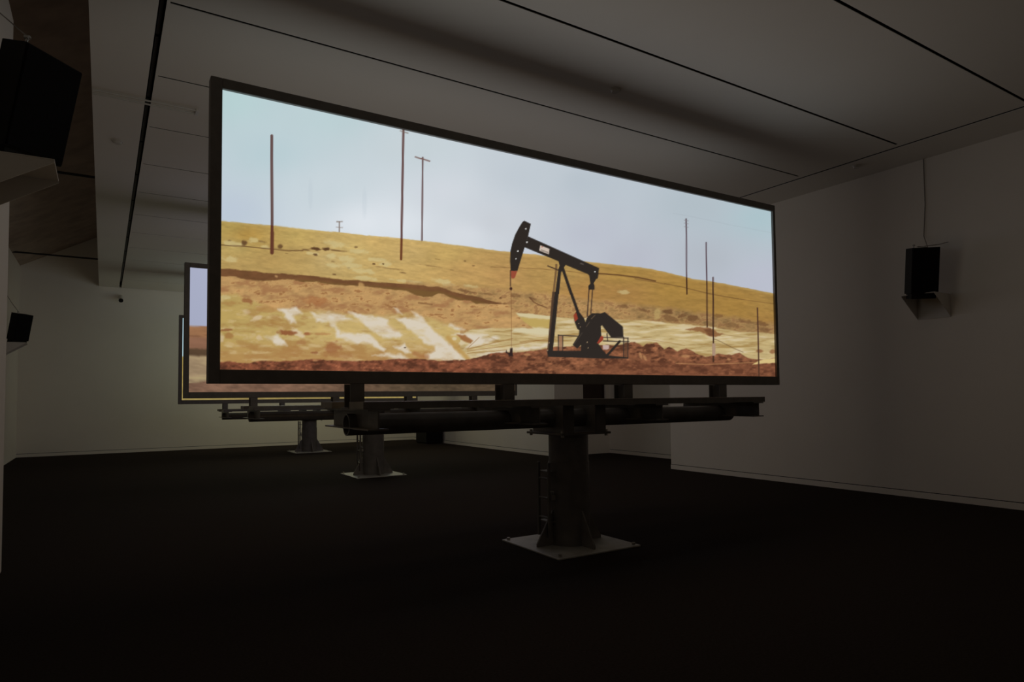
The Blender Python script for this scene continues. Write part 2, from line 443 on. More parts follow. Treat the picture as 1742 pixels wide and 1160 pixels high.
    for (a, b, rx, ry, ang, k, col) in ((418, 530, 8, 4, 20, .6, (208, 184, 150)), (437, 541, 10, 4, -25, .7, (210, 190, 158)), (441, 575, 5, 5, 30, .65, (208, 186, 158)),
                                        (376, 574, 5, 8, 0, .6, (206, 186, 160)), (384, 506, 10, 4, 10, .55, (204, 190, 140)), (388, 589, 8, 3, 10, .5, (204, 184, 140)), (506, 566, 12, 5, 35, .75, (214, 196, 170)),
                                        (488, 566, 14, 4.5, 4, .95, (142, 88, 54)), (421, 512, 9, 4, 12, .85, (146, 96, 60)), (470, 545, 10, 10, 0, .5, (160, 118, 64)),
                                        (389, 571, 9, 5, 20, .7, (154, 108, 62)), (385, 561.5, 11, 2, -4, .8, (140, 90, 54)), (523, 568, 6, 3, 0, .85, (150, 92, 58)), (545, 568, 16, 2.5, 2, .5, (160, 106, 64)),
                                        (565, 594, 14, 12, 0, .7, (152, 98, 62)), (580, 604, 20, 6, 10, .5, (156, 106, 64)), (512, 582, 8, 5, 0, .5, (160, 110, 70)), (535, 600, 6, 2, 0, .7, (140, 88, 56)),
                                        (420, 588, 22, 6, 20, .4, (160, 116, 66)), (500, 597, 16, 8, 0, .4, (162, 114, 66)), (450, 525, 20, 5, 8, .5, (166, 118, 70)), (540, 512, 20, 7, 5, .6, (162, 104, 64))):
        p.over(p.blob(a, b, rx, ry, ang, k, 0.6, int(a)), col)
    WHITE = (214, 202, 182)
    stripes = [[(471, 526), (503, 523), (516, 532), (498, 537), (502, 549), (493, 549), (485, 535)],
               [(464, 571), (472, 569), (488, 587), (470, 589), (463, 580), (450, 572)],
               [(528, 532), (545, 534), (560, 531), (585, 535), (600, 543), (580, 544), (571, 549), (570, 560), (564, 556), (558, 546), (540, 547)],
               [(572, 556), (580, 566), (600, 567), (628, 570), (637, 578), (656, 593), (652, 598), (640, 590), (628, 584), (606, 583), (584, 577), (571, 573)],
               [(593, 531.5), (608, 533), (637, 540), (661, 542), (660, 552), (669, 559), (684, 570), (681, 575), (664, 576), (652, 574), (637, 566), (628, 559), (618, 548), (606, 540)],
               [(673, 542), (700, 540), (717, 540), (729, 551), (746, 568), (762, 580), (776, 597), (794, 613), (751, 614), (727, 611), (722, 605), (741, 597), (740, 587), (722, 584), (720, 577), (706, 568), (690, 558), (686, 552)],
               [(634, 605), (659, 601), (681, 603), (697, 611), (676, 610), (664, 606.5)],
               [(670, 589), (688, 585), (700, 599), (690, 600)],
               [(669, 524), (674, 526), (683, 534), (677, 533)],
               [(699, 529), (706, 531), (719, 540), (706, 539)],
               [(768, 568), (800, 566), (830, 569), (800, 590), (790, 593), (803, 582), (786, 572)],
               [(795, 590), (815, 575), (845, 572), (850, 576), (822, 584), (800, 592)],
               [(795, 606), (830, 598), (870, 594), (935, 583), (935, 590), (880, 598), (840, 601), (800, 608)],
               [(765, 552), (790, 561), (780, 562), (762, 557)]]
    nw = fbm(x - 0.6 * y, y, 22, 9, 101, 4)
    for k, sp in enumerate(stripes):
        m = p.poly(sp, 5.0, 3.4, 110 + k, 10)
        p.over(m * np.clip(0.95 + 0.75 * nw, 0.25, 1), np.array(WHITE))
    p.over(p.poly([(652, 555), (664, 552), (678, 562), (672, 566), (662, 560)], 3, 1.5) * 0.45, (200, 172, 130))
    p.over(p.poly([(776, 569), (790, 570), (805, 579), (800, 584), (788, 580)], 2.5, 1.2) * 0.9, (152, 100, 58))
    p.over(p.line([(762, 574), (776, 590), (797, 611)], 7, 4) * 0.8, (184, 146, 82))
    p.over(p.blob(773, 576, 4, 3, 0, .9), (210, 196, 162))
    p.over(p.blob(785, 584, 5, 3, 0, .9), (208, 192, 156))
    p.over(p.line([(705, 601), (716, 606), (727, 607)], 7, 4) * 0.6, (160, 106, 66))
    p.over(p.blob(689, 591, 2.2, 1.2, 0, .9), (80, 58, 42))
    for ln, wd, k in (([(795, 594), (840, 583), (872, 576)], 1.5, .7), ([(795, 597), (850, 590), (890, 584), (938, 575)], 1.3, .65), ([(795, 601), (840, 597), (862, 595)], 1.2, .7),
                      ([(797, 591), (815, 574)], 1.2, .6), ([(885, 582), (905, 579), (938, 580)], 2.6, .45), ([(830, 572), (848, 580)], 1.0, .5), ([(838, 563), (875, 568), (930, 575)], 1.0, .25)):
        p.over(p.line(ln, wd) * k, (146, 104, 56))
    # ditch in shadow
    md = p.below(DITCH_T, 1.3, 0.9, 121, 7) * (1 - p.below(DITCH_B, 1.5, 1.0, 125, 7)) * np.clip((864 - x) / 6, 0, 1)
    p.over(md, np.array((112, 76, 48.)) * (1 + 0.10 * fbm(x, y, 14, 5, 131, 3))[..., None])
    low = md * np.clip((y - np.interp(x, *np.array(DITCH_T).T) - 5) / 5, 0, 1) * np.clip((x - 470) / 60, 0, 1)
    p.over(low * 0.6, (116, 90, 48))
    p.over(p.blob(614, 486, 5, 6, 0, .8, .4), (190, 150, 95))
    p.over(p.blob(470, 470, 3, 2, 30, .7), (190, 150, 100))
    p.over(p.line([(712, 515), (735, 518)], 2.2, 1.5) * 0.7, (112, 74, 46))
    # earth heaps in the right-hand plain
    p.over(p.poly([(1165, 560), (1185, 556), (1203, 557), (1215, 560), (1222, 566), (1232, 568), (1216, 573), (1206, 571), (1190, 564)], 2, 2, 141, 5) * 0.95, (142, 98, 62))
    p.over(p.poly([(1198, 560), (1210, 558), (1214, 570), (1207, 572)], 2.5, 1.5, 143, 5) * 0.6, (92, 56, 38))
    p.over(p.line([(1214, 576), (1226, 581), (1245, 591), (1264, 599)], 1.1) * 0.75, (105, 80, 52))
    p.over(p.line([(1060, 576), (1100, 577), (1140, 583), (1165, 588)], 1.2) * 0.5, (150, 112, 62))
    p.over(p.line([(1195, 564), (1230, 569), (1270, 574), (1325, 576)], 1.0) * 0.5, (130, 96, 58))
    # foreground soil
    ms = p.below(SOIL, 1.8, 1.6, 151, 9)
    s1 = fbm(x, y, 20, 8, 161, 4); s2 = fbm(x, y, 6, 3.4, 165, 3)
    rt = np.clip((x - 780) / 160, 0, 1)[..., None]
    scol = (np.array((122, 72, 51.)) * (1 - rt) + np.array((128, 82, 57.)) * rt) * (1 + 0.2 * s1 + 0.28 * s2)[..., None]
    p.over(ms, scol)
    p.over(ms * np.clip((-s1 - 0.6 * s2 - 0.14) / 0.3, 0, 1) * 0.75, (84, 50, 36))
    p.over(ms * np.clip((s2 - 0.42) / 0.2, 0, 1) * 0.4, (182, 122, 82))
    p.over(p.below([(940, 640), (1060, 612), (1130, 617), (1190, 616), (1260, 618), (1325, 618)], 4, 1.5, 171) * ms * 0.45, (112, 68, 48))
    p.over(p.line([(1150, 618), (1200, 620), (1270, 617), (1325, 615)], 1.4) * 0.55, (196, 146, 96))
    p.over(p.poly([(1292, 613), (1320, 609), (1325, 617), (1300, 618), (1280, 620)], 1.5, .8), (212, 188, 128))
    p.over(p.blob(1292, 597, 6, 3, 0, .8, .3), (140, 94, 60))
    p.over(p.blob(1314, 598, 5, 4, 0, .8, .3), (140, 94, 60))
    for (a, b, rx, ry, ang) in ((1090, 605, 2.5, 7, -20), (1097, 609, 2.5, 6, -35), (1166, 606, 8, 2.5, 0), (1240, 611, 3, 2, 0), (537, 613, 5, 2, 0), (897, 603, 6, 2, 0)):
        p.over(p.blob(a, b, rx, ry, ang, .6, .3), (196, 146, 98))
    for (a, b, rx, ry) in ((550, 624, 16, 5), (590, 622, 10, 5), (850, 620, 16, 6), (712, 623, 12, 4), (735, 619, 10, 4), (1190, 627, 16, 5), (1140, 600, 8, 4), (1105, 590, 6, 4), (1258, 611, 5, 2), (480, 618, 8, 2.5), (380, 624, 6, 6)):
        p.over(p.blob(a, b, rx, ry, 5, .5, .5, int(a)), (78, 46, 34))
    # poles
    def pole(pts, wd, c1, c2):
        m = p.line(pts, wd, 1.0)
        gnd = mh_now
        p.over(m * (1 - gnd), c1); p.over(m * gnd, c2)
    mh_now = mh
    pole([(462.2, 231), (463, 429)], 5.0, (102, 80, 78), (98, 58, 42))
    pole([(463, 395), (462.6, 430)], 6.2, (100, 70, 66), (98, 58, 42))
    pole([(686.2, 222), (682.4, 441)], 3.9, (104, 78, 76), (104, 60, 38))
    p.over(p.line([(681, 222.5), (694, 226.5)], 2.2) * 0.6, (120, 105, 95))
    pole([(719.2, 268), (717.8, 409)], 2.8, (104, 82, 82), (104, 82, 70))
    p.over(p.line([(706.5, 267), (731, 274)], 2.2), (120, 92, 86))
    p.over(p.line([(577.5, 377), (577.3, 394)], 2.0) * 0.85, (120, 102, 92))
    p.over(p.line([(573, 377), (582, 377)], 2.2) * 0.7, (125, 108, 98))
    p.over(p.line([(572, 386.5), (583, 387)], 1.4) * 0.6, (135, 118, 108))
    pole([(1167.3, 372.5), (1168.4, 500)], 2.3, (92, 76, 84), (66, 42, 30))
    for b in (374.5, 379.5, 385.5):
        p.over(p.line([(1164, b), (1171, b + 1.2)], 1.2) * 0.6, (130, 125, 130))
    pole([(1201.4, 412.5), (1203.2, 556)], 2.2, (88, 70, 78), (66, 42, 32))
    pole([(1213, 472), (1213.6, 615)], 2.5, (86, 66, 68), (66, 44, 34))
    p.over(p.poly([(1211.6, 584), (1217, 584), (1217.2, 605), (1212, 605)], 1.0), (168, 140, 118))
    pole([(1288.4, 524), (1291.2, 645)], 2.3, (80, 56, 44), (78, 52, 40))
    # pump jack
    BK = (47, 41, 37)
    a = lambda L: [(850 + q / 8.285, 360 + v / 8.285) for q, v in L]
    b = lambda L: [(930 + q / 8.2875, 500 + v / 8.2875) for q, v in L]
    def Z(L, col=BK, soft=1.1):
        p.over(p.poly(L, soft), col)
    p.over(p.poly(a([(785, 735), (815, 735), (810, 830), (770, 1160), (745, 1160), (780, 830)])), (116, 88, 58))
    p.over(p.line(a([(680, 765), (860, 838)]), 2.2), (74, 56, 44))
    Z(a([(350, 128), (440, 172), (402, 345), (350, 510), (250, 838), (155, 838), (146, 700), (150, 560), (175, 450), (220, 320), (280, 210), (325, 140)]))
    Z(a([(158, 836), (248, 836), (218, 925), (195, 945), (170, 940), (156, 900)]), (150, 74, 54))
    p.over(p.line(a([(152, 830), (152, 1050)]), 1.6), (72, 48, 40))
    Z(a([(400, 347), (1402, 795), (1385, 940), (1360, 950), (1325, 1010), (1338, 1040), (1338, 1100), (1250, 1100), (1250, 1045), (1278, 1015), (1262, 900), (1240, 880), (930, 752), (910, 780), (870, 850), (850, 780), (828, 700), (345, 500)]))
    Z(a([(850, 745), (905, 790), (868, 830), (838, 1160), (782, 1160), (825, 820)]))
    p.over(p.poly(b([(78, -30), (116, -30), (34, 800), (8, 800)])), (80, 60, 46))
    Z(b([(114, -30), (172, -30), (88, 800), (26, 800)]))
    p.over(p.line(a([(885, 790), (1010, 1160)]) + b([(350, 0), (445, 270)]), 5.0), BK)
    p.over(p.line(b([(597, -60), (570, 345)]), 1.8), (62, 46, 40))
    p.over(p.line(b([(647, -60), (622, 275)]), 1.8), (62, 46, 40))
    p.over(p.poly(b([(172, 585), (228, 590), (230, 790), (180, 790)])) * .8, (150, 108, 82))
    for ln in ([(165, 578), (165, 795)], [(165, 582), (430, 596)], [(226, 590), (226, 795)], [(800, 610), (1145, 624)], [(800, 662), (1158, 672)],
               [(1145, 620), (1145, 895)], [(1085, 610), (1085, 895)], [(850, 560), (860, 665)]):
        p.over(p.line(b(ln), 1.7), (60, 48, 42))
    p.over(p.poly(b([(790, 720), (880, 720), (880, 770), (850, 785), (795, 780)])), (190, 165, 158))
    p.over(p.poly(b([(1095, 680), (1140, 680), (1140, 890), (1095, 890)])) * .6, (95, 66, 48))
    p.over(p.line(b([(848, 870), (1030, 668)]), 4.0), BK)
    Z(b([(415, 250), (470, 265), (530, 345), (545, 395), (575, 320), (640, 272), (720, 270), (760, 275), (820, 255), (1075, 460), (1082, 612), (908, 612), (782, 445), (762, 450), (772, 590), (722, 690),
         (790, 790), (855, 862), (850, 905), (480, 880), (482, 720), (430, 772), (365, 717), (455, 572), (458, 512), (430, 492), (392, 392), (380, 310)]))
    Z(b([(0, 795), (95, 798), (480, 802), (855, 865), (1150, 895), (1150, 912), (600, 905), (20, 885)]))
    Z(b([(378, 300), (415, 258), (442, 350), (396, 392)]), (146, 62, 42))
    Z(b([(768, 588), (800, 602), (795, 650), (735, 702), (708, 692)]), (146, 60, 44))
    p.over(p.line(b([(680, 300), (630, 350)]), 1.2) * .5, (150, 120, 85))
    p.over(p.line(b([(600, 400), (560, 460)]), 1.2) * .4, (130, 105, 80))
    p.over(p.line(b([(500, 550), (380, 715)]), 1.5) * .25, (120, 105, 90))
    for q in ((452, 415), (475, 465), (35, 688), (10, 795), (570, 680), (585, 760), (980, 640), (570, 330)):
        p.over(p.blob(*b([q])[0], 1.0, 1.0, 0, .7), (200, 170, 130))
    # plate on the beam
    Z(a([(572, 474), (702, 525), (692, 600), (558, 547)]), (206, 190, 176))
    p.over(p.line(a([(588, 541), (680, 574)]), 1.6) * .75, (104, 92, 84))
    p.over(p.blob(*a([(597, 497)])[0], 1.3, 1.0, 20, .8), (190, 92, 76))
    p.over(p.line(a([(1142, 728), (1178, 742)]), 2.0) * .35, (150, 140, 130))
    for q, rr in (((370, 242), 1.3), ((385, 430), 1.4), ((257, 557), 1.3), ((232, 665), .9), ((1343, 847), 1.1)):
        p.over(p.blob(*a([q])[0], rr, rr), (226, 226, 222))
    # polished rod and wellhead
    p.over(p.blob(869.2, 491, 2.5, 3.0), (62, 38, 34))
    p.over(p.line([(869.3, 494), (870, 594)], 0.9) * .75, (118, 78, 48))
    Z([(868, 592), (872, 592), (872, 600), (873, 606), (866, 606), (864, 602), (860, 600), (861, 595), (863, 599), (867, 600)], (50, 36, 34))
    return np.clip(p.c, 2, 250)

def paint_earth(u, v):
    """second picture: violet sky over red-brown cut ground (u right, v down, 0..1)"""
    x = u * 1000; y = v * 330
    p = Paint(x, y)
    p.c = np.zeros(x.shape + (3,)) + np.array((168, 173, 196.)) + (u * 26 - v * 8)[..., None]
    hill = p.below([(0, 155), (200, 156), (420, 166), (700, 172), (1000, 190)], 1.5, 1.0, 211, 20)
    n1 = fbm(x, y, 60, 16, 221, 4); n2 = fbm(x, y, 16, 6, 225, 3)
    p.over(hill, np.array((150, 108, 76.)) * (1 + .08 * n1 + .05 * n2)[..., None])
    p.over(p.line([(0, 182), (60, 178), (300, 190), (600, 200), (1000, 215)], 3) * .6, (112, 76, 56))
    p.over(p.below([(0, 184), (1000, 212)], 6, 3, 231), np.array((136, 98, 76.)) * (1 + .1 * n1)[..., None])
    p.over(p.below([(0, 214), (1000, 232)], 5, 3, 233), np.array((88, 68, 50.)) * (1 + .1 * n2)[..., None])
    p.over(p.below([(0, 234), (1000, 250)], 6, 4, 235), np.array((150, 128, 100.)) * (1 + .10 * n1 + .08 * n2)[..., None])
    p.over(p.below([(0, 234), (1000, 250)], 6, 4, 235) * np.clip((n1 - .15) / .3, 0, 1) * .5, (178, 158, 118))
    m = p.below([(0, 305), (60, 300), (150, 303), (400, 296), (700, 300), (1000, 296)], 3, 3, 241, 16)
    rt = np.clip((u - .25) / .4, 0, 1)[..., None]
    p.over(m, (np.array((122, 92, 74.)) * (1 - rt) + np.array((80, 66, 50.)) * rt) * (1 + .2 * n2 + .12 * n1)[..., None])
    p.over(p.below([(0, 290), (1000, 288)], 3, 2, 245, 14) * (1 - m) * np.clip((fbm(x, y, 50, 5, 251, 3) + .1) / .3, 0, 1) * .7, (176, 158, 116))
    return np.clip(p.c, 2, 250)

def paint_field(u, v):
    """third picture: pale blue sky over a yellow field"""
    x = u * 1000; y = v * 330
    p = Paint(x, y)
    p.c = np.zeros(x.shape + (3,)) + np.array((160, 188, 196.)) + (v * 10 + np.clip(u * 3.0, 0, 1) * 60)[..., None]  # sky brightened towards the unseen right side, added to light the back wall
    n1 = fbm(x, y, 50, 14, 321, 4); n2 = fbm(x, y, 14, 5, 325, 3)
    p.over(p.below([(0, 156), (300, 160), (700, 150), (1000, 158)], 1.5, 1.0, 311, 20), np.array((150, 132, 76.)) * (1 + np.clip(u * 2.5, 0, 1) * .45 + .10 * n1 + .08 * n2)[..., None])  # field also lifted out of view so the sheet throws more light backwards
    p.over(p.below([(0, 230), (1000, 240)], 20, 6, 331), np.array((146, 128, 76.)) * (1 + np.clip(u * 2.5, 0, 1) * .45 * (v < .93) + .14 * n1 + .1 * n2)[..., None])
    return np.clip(p.c, 2, 250)

def picture_material():
    m = bpy.data.materials.new('projected_picture'); m.use_nodes = True
    nt = m.node_tree; nt.nodes.clear()
    at = nt.nodes.new('ShaderNodeAttribute'); at.attribute_name = 'picture'
    em = nt.nodes.new('ShaderNodeEmission'); em.inputs['Strength'].default_value = SCREEN_GAIN
    ou = nt.nodes.new('ShaderNodeOutputMaterial')
    nt.links.new(at.outputs['Color'], em.inputs['Color'])
    nt.links.new(em.outputs['Emission'], ou.inputs['Surface'])
    return m
M_PICTURE = picture_material()

def picture_mesh(name, xs, zs, col):
    """flat sheet in the XZ plane; xs, zs 1-d arrays, col (nz, nx, 3) display colours"""
    nx, nz = len(xs), len(zs)
    co = np.zeros((nz, nx, 3), np.float32)
    co[..., 0] = xs[None, :]; co[..., 2] = zs[:, None]
    me = bpy.data.meshes.new(name)
    idx = np.arange(nz * nx).reshape(nz, nx)
    q = np.stack([idx[:-1, :-1], idx[:-1, 1:], idx[1:, 1:], idx[1:, :-1]], -1).reshape(-1, 4)
    me.vertices.add(nx * nz); me.vertices.foreach_set('co', co.ravel())
    me.loops.add(q.size); me.loops.foreach_set('vertex_index', q.ravel().astype(np.int32))
    me.polygons.add(len(q)); me.polygons.foreach_set('loop_start', (np.arange(len(q)) * 4).astype(np.int32))
    me.update(calc_edges=True)
    at = me.color_attributes.new('picture', 'FLOAT_COLOR', 'POINT')
    c4 = np.ones((nz * nx, 4), np.float32); c4[:, :3] = srgb(col).reshape(-1, 3)
    at.data.foreach_set('color', c4.ravel())
    me.materials.append(M_PICTURE)
    return me

# ------------------------------------------------------------------ the three screens on steel stands
CX, CY = 4.07, 5.43          # column of the nearest stand; part coordinates below are relative to its foot
FX0, FX1, FZ0, FZ1 = 0.662 - CX, 7.425 - CX, 1.628, 3.976       # outer frame
IX0, IX1, IZ0, IZ1 = 0.745 - CX, 7.378 - CX, 1.735, 3.895       # picture
XB = [1.81 - CX, 3.32 - CX, 4.835 - CX, 6.35 - CX]              # cross beams and posts

def hsec(bm, x0, x1, y0, y1, z0, z1, t):
    """upright H section, flanges facing -y and +y"""
    xc = (x0 + x1) / 2
    bm_box(bm, x0, x1, y0, y0 + t, z0, z1)
    bm_box(bm, x0, x1, y1 - t, y1, z0, z1)
    bm_box(bm, xc - t / 2, xc + t / 2, y0 + t, y1 - t, z0, z1)

def bolt(parent, x, y, z, r=0.018, h=0.022):
    bm = bmesh.new(); bm_cyl(bm, (x, y, z), (x, y, z + h), r, n=6)
    return link('bolt', bm, M_BOLT, parent)

def make_screen(loc, dz, label, col_mesh, ladder_top):
    t = thing('screen_on_stand', label, 'screen', loc, 'projection screens on steel stands')
    # foot
    bp = box('base_plate', -0.505, 0.505, -0.505, 0.505, 0.0, 0.016, M_PLATE, t, 0.003)
    for sx in (-1, 1):
        for sy in (-1, 1):
            bolt(bp, sx * 0.455, sy * 0.455, 0.016)
    ct = 1.125 + dz
    cyl('column', (0, 0, 0.016), (0, 0, ct), 0.204, M_TUBE, t, n=48)
    cyl('column_sleeve', (0, 0, 0.016), (0, 0, 0.84 + dz * 0.7), 0.211, M_TUBE, t, n=48)
    gb = bmesh.new()
    bm_prism(gb, [(0.20, -0.009, 0.016), (0.405, -0.009, 0.016), (0.405, -0.009, 0.045), (0.215, -0.009, 0.36), (0.20, -0.009, 0.36)], (0, 0.018, 0))
    g0 = link('gusset', gb, M_STEEL, t)
    for k in range(1, 4):
        g = dup(g0, t); g.rotation_euler.z = k * math.pi / 2
    # head
    fl = box('top_flange', -0.31, 0.31, -0.31, 0.31, ct, ct + 0.022, M_STEEL, t, 0.003)
    for sx in (-1, 1):
        for sy in (-1, 1):
            bolt(fl, sx * 0.275, sy * 0.275, ct + 0.022, 0.016, 0.02)
            bolt(fl, sx * 0.275, sy * 0.275, ct - 0.02, 0.016, 0.02)
    for x in (-0.235, 0.165):
        bm = bmesh.new()
        z0, z1 = ct + 0.022, 1.425 + dz
        bm_prism(bm, [(x, -0.30, z0), (x, 0.30, z0), (x, 0.30, z0 + 0.03), (x, 0.26, z1), (x, -0.26, z1), (x, -0.30, z0 + 0.03)], (0.022, 0, 0))
        bm_box(bm, x - 0.05, x + 0.072, -0.316, -0.30, z0, z1)
        link('saddle_plate', bm, M_STEEL, t)
    cyl('cross_pipe', (1.735 - CX, -0.015, 1.285 + dz), (6.51 - CX, -0.015, 1.285 + dz), 0.092, M_TUBE, t, n=40, inner=0.080)
    bm = bmesh.new()
    bm_box(bm, -0.006, 0.006, -0.58, 0.56, 1.266 + dz, 1.406 + dz)
    bm_box(bm, -0.085, 0.085, -0.58, 0.56, 1.254 + dz, 1.266 + dz)
    bm_box(bm, -0.085, 0.085, -0.58, 0.56, 1.406 + dz, 1.420 + dz)
    xb0 = link('cross_beam', bm, M_STEEL, t, loc=(XB[0], 0, 0))
    for x in XB[1:]:
        dup(xb0, t, (x, 0, 0))
    for y0 in (-0.575, 0.235):
        bm = bmesh.new()
        bm_box(bm, 1.69 - CX, 6.47 - CX, y0, y0 + 0.34, 1.468 + dz, 1.478 + dz)
        bm_box(bm, 1.69 - CX, 6.47 - CX, y0, y0 + 0.012, 1.421 + dz, 1.468 + dz)
        bm_box(bm, 1.69 - CX, 6.47 - CX, y0 + 0.328, y0 + 0.34, 1.421 + dz, 1.468 + dz)
        bm_box(bm, 1.69 - CX, 1.70 - CX, y0 + 0.012, y0 + 0.328, 1.421 + dz, 1.468 + dz)
        bm_box(bm, 6.46 - CX, 6.47 - CX, y0 + 0.012, y0 + 0.328, 1.421 + dz, 1.468 + dz)
        link('long_beam', bm, M_STEEL, t)
    bm = bmesh.new()
    hsec(bm, -0.06, 0.06, -0.10, 0.07, 1.421 + dz, FZ0 + dz, 0.013)
    bm_box(bm, -0.085, 0.085, -0.12, 0.09, 1.421 + dz, 1.432 + dz)
    p0 = link('post', bm, M_STEEL, t, loc=(XB[0] - 0.005, 0, 0))
    for x in XB[1:]:
        dup(p0, t, (x - 0.02, 0, 0))
    # ladder on the near side of the column
    ld = bpy.data.objects.new('ladder', None); COL.objects.link(ld); ld.parent = t
    ld.location = (-0.275, 0, 0)
    for y in (-0.035, 0.145):
        bm = bmesh.new(); bm_box(bm, -0.014, 0.014, y - 0.012, y + 0.012, 0.10, ladder_top)
        link('rail', bm, M_STEEL, ld, 0.002)
    z = 0.29
    while z < ladder_top - 0.1:
        cyl('rung', (0, -0.035, z), (0, 0.145, z), 0.011, M_STEEL, ld, n=10)
        z += 0.195
    for z in (0.243, ladder_top - 0.10):
        bm = bmesh.new(); bm_box(bm, 0.0, 0.11, -0.040, 0.15, z, z + 0.012)
        link('bracket', bm, M_STEEL, ld)
    bm = bmesh.new(); bm_tube(bm, [(0.02, -0.05, 0.53), (0.0, -0.06, 0.56), (0.03, -0.07, 0.555), (0.045, -0.065, 0.52)], 0.007)
    bm_box(bm, 0.012, 0.05, -0.075, -0.055, 0.475, 0.52)
    bm_cyl(bm, (0.035, -0.066, 0.475), (0.045, -0.066, 0.43), 0.012, 0.004, n=8)
    link('padlock', bm, M_BOLT, ld)
    # frame and picture
    fr = bpy.data.objects.new('frame', None); COL.objects.link(fr); fr.parent = t
    fr.location = (0, -0.02, dz)
    y0, y1 = -0.07, 0.035
    box('frame_bar', FX0, IX0, y0, y1, FZ0, FZ1, M_FRAME, fr, 0.004)
    box('frame_bar', IX1, FX1, y0, y1, FZ0, FZ1, M_FRAME, fr, 0.004)
    box('frame_bar', IX0, IX1, y0, y1, IZ1, FZ1, M_FRAME, fr, 0.004)
    box('frame_bar', IX0, IX1, y0, y1, FZ0, IZ0, M_FRAME, fr, 0.004)
    pc = bpy.data.objects.new('picture', col_mesh); COL.objects.link(pc); pc.parent = t
    pc.location = (0, -0.06, dz)
    return t

# picture coordinates: the film frame as seen square-on is stored through this map (metres -> picture units)
HM = np.array([[3.13114004e+02, 5.64763761e+00, 1.69535181e+02],
               [7.76668215e+01, -2.41781687e+02, 1.05560842e+03],
               [1.18068767e-01, 9.41025733e-03, 1.0]])
def to_pic(x, z):
    wq = HM[2, 0] * x + HM[2, 1] * z + HM[2, 2]
    return (HM[0, 0] * x + HM[0, 1] * z + HM[0, 2]) / wq, (HM[1, 0] * x + HM[1, 1] * z + HM[1, 2]) / wq
# finer columns where the picture is drawn finest
NX, NZ = 740, 300
tt = np.linspace(0, 1, 4000); xx = IX0 + CX + tt * (IX1 - IX0)
uu = to_pic(xx, np.full_like(xx, 2.8))[0]
xs = np.interp(np.linspace(uu[0], uu[-1], NX), uu, xx)
zs = np.linspace(IZ0, IZ1, NZ)
gx, gz = np.meshgrid(xs, zs)
px, py = to_pic(gx, gz)
mesh1 = picture_mesh('picture', xs - CX, zs, paint_pump(px, py))
def simple_picture(fn, nx, nz):
    u = np.linspace(0, 1, nx); v = np.linspace(0, 1, nz)
    gu, gv = np.meshgrid(u, v)
    return picture_mesh('picture', IX0 + u * (IX1 - IX0), IZ1 - v * (IZ1 - IZ0), fn(gu, gv))
mesh2 = simple_picture(paint_earth, 260, 90)
mesh3 = simple_picture(paint_field, 140, 60)

make_screen((CX, CY, 0), 0.0, 'large black-framed screen showing an oil pump jack on golden hills, nearest of the three', mesh1, 0.842)
make_screen((CX + 0.50, 12.55, 0), -0.085, 'middle black-framed screen showing red-brown earth, half hidden behind the pump jack screen', mesh2, 1.0)
make_screen((CX + 1.0, 19.2, 0), -0.215, 'farthest black-framed screen showing a yellow field, only its edge in view', mesh3, 0.88)

# ------------------------------------------------------------------ loudspeakers on wall shelves
def make_speaker(B, yaw, pitch, w_, d_, h_, label):
    """B: top corner where the grille meets the visible side; yaw of the grille normal"""
    t = thing('wall_speaker', label, 'speaker', B, 'black speakers on wall shelves')
    n = Vector((math.cos(yaw), math.sin(yaw), 0)); s = Vector((-math.sin(yaw), math.cos(yaw), 0)); k = Vector((0, 0, 1))
    n2 = n * math.cos(pitch) - k * math.sin(pitch); u2 = k * math.cos(pitch) + n * math.sin(pitch)
    # local x = width, y = depth (back), z = up ; origin at B
    t.matrix_world = Matrix((( s.x, -n2.x, u2.x, B[0]), (s.y, -n2.y, u2.y, B[1]), (s.z, -n2.z, u2.z, B[2]), (0, 0, 0, 1)))
    bm = bmesh.new()
    i = 0.03
    bm_prism(bm, [(0, 0.012, -h_), (w_, 0.012, -h_), (w_, d_ * 0.55, -h_), (w_ - i * 1.5, d_, -h_), (0.0, d_, -h_)], (0, 0, h_))
    link('cabinet', bm, M_SPK, t, 0.004)
    bm = bmesh.new(); bm_box(bm, 0.008, w_ - 0.008, 0.0, 0.012, -h_ + 0.008, -0.008)
    link('grille', bm, M_GRILLE, t, 0.003)
    bm = bmesh.new(); bm_box(bm, w_ * 0.06, w_ * 0.94, d_ * 0.15, d_ * 0.95, -h_ - 0.07, -h_)
    link('mounting_block', bm, M_SPK, t)
    bm = bmesh.new(); bm_cyl(bm, (0.03, 0.05, 0), (0.03, 0.05, 0.035), 0.007, n=8)
    bm_cyl(bm, (0.03, 0.035, 0.035), (0.03, 0.065, 0.035), 0.012, n=10)
    link('eye_bolt', bm, M_BOLT, t)
    return t

def make_shelf(x_wall, x_out, y0, y1, z, drop, label):
    t = thing('speaker_shelf', label, 'shelf', (x_wall, (y0 + y1) / 2, z), 'white wall shelves under the speakers')
    e = x_out - x_wall; hw = (y1 - y0) / 2; sg = 1 if e > 0 else -1
    th = 0.008
    box('shelf_plate', min(0, e), max(0, e), -hw, hw, -th, 0, M_SHELF, t, 0.002)
    for yy in (-hw, hw - th):
        bm = bmesh.new()
        bm_prism(bm, [(0, yy, -th), (e, yy, -th), (e, yy, -th - 0.012), (0, yy, -drop)], (0, th, 0))
        link('side_plate', bm, M_SHELF, t)
    box('back_plate', min(0, sg * th), max(0, sg * th), -hw + th, hw - th, -drop, -th, M_SHELF, t)
    return t

def cable(pts, r, label):
    bm = bmesh.new(); bm_tube(bm, pts, r)
    return tag(link('speaker_cable', bm, M_WIRE), label, 'cable')

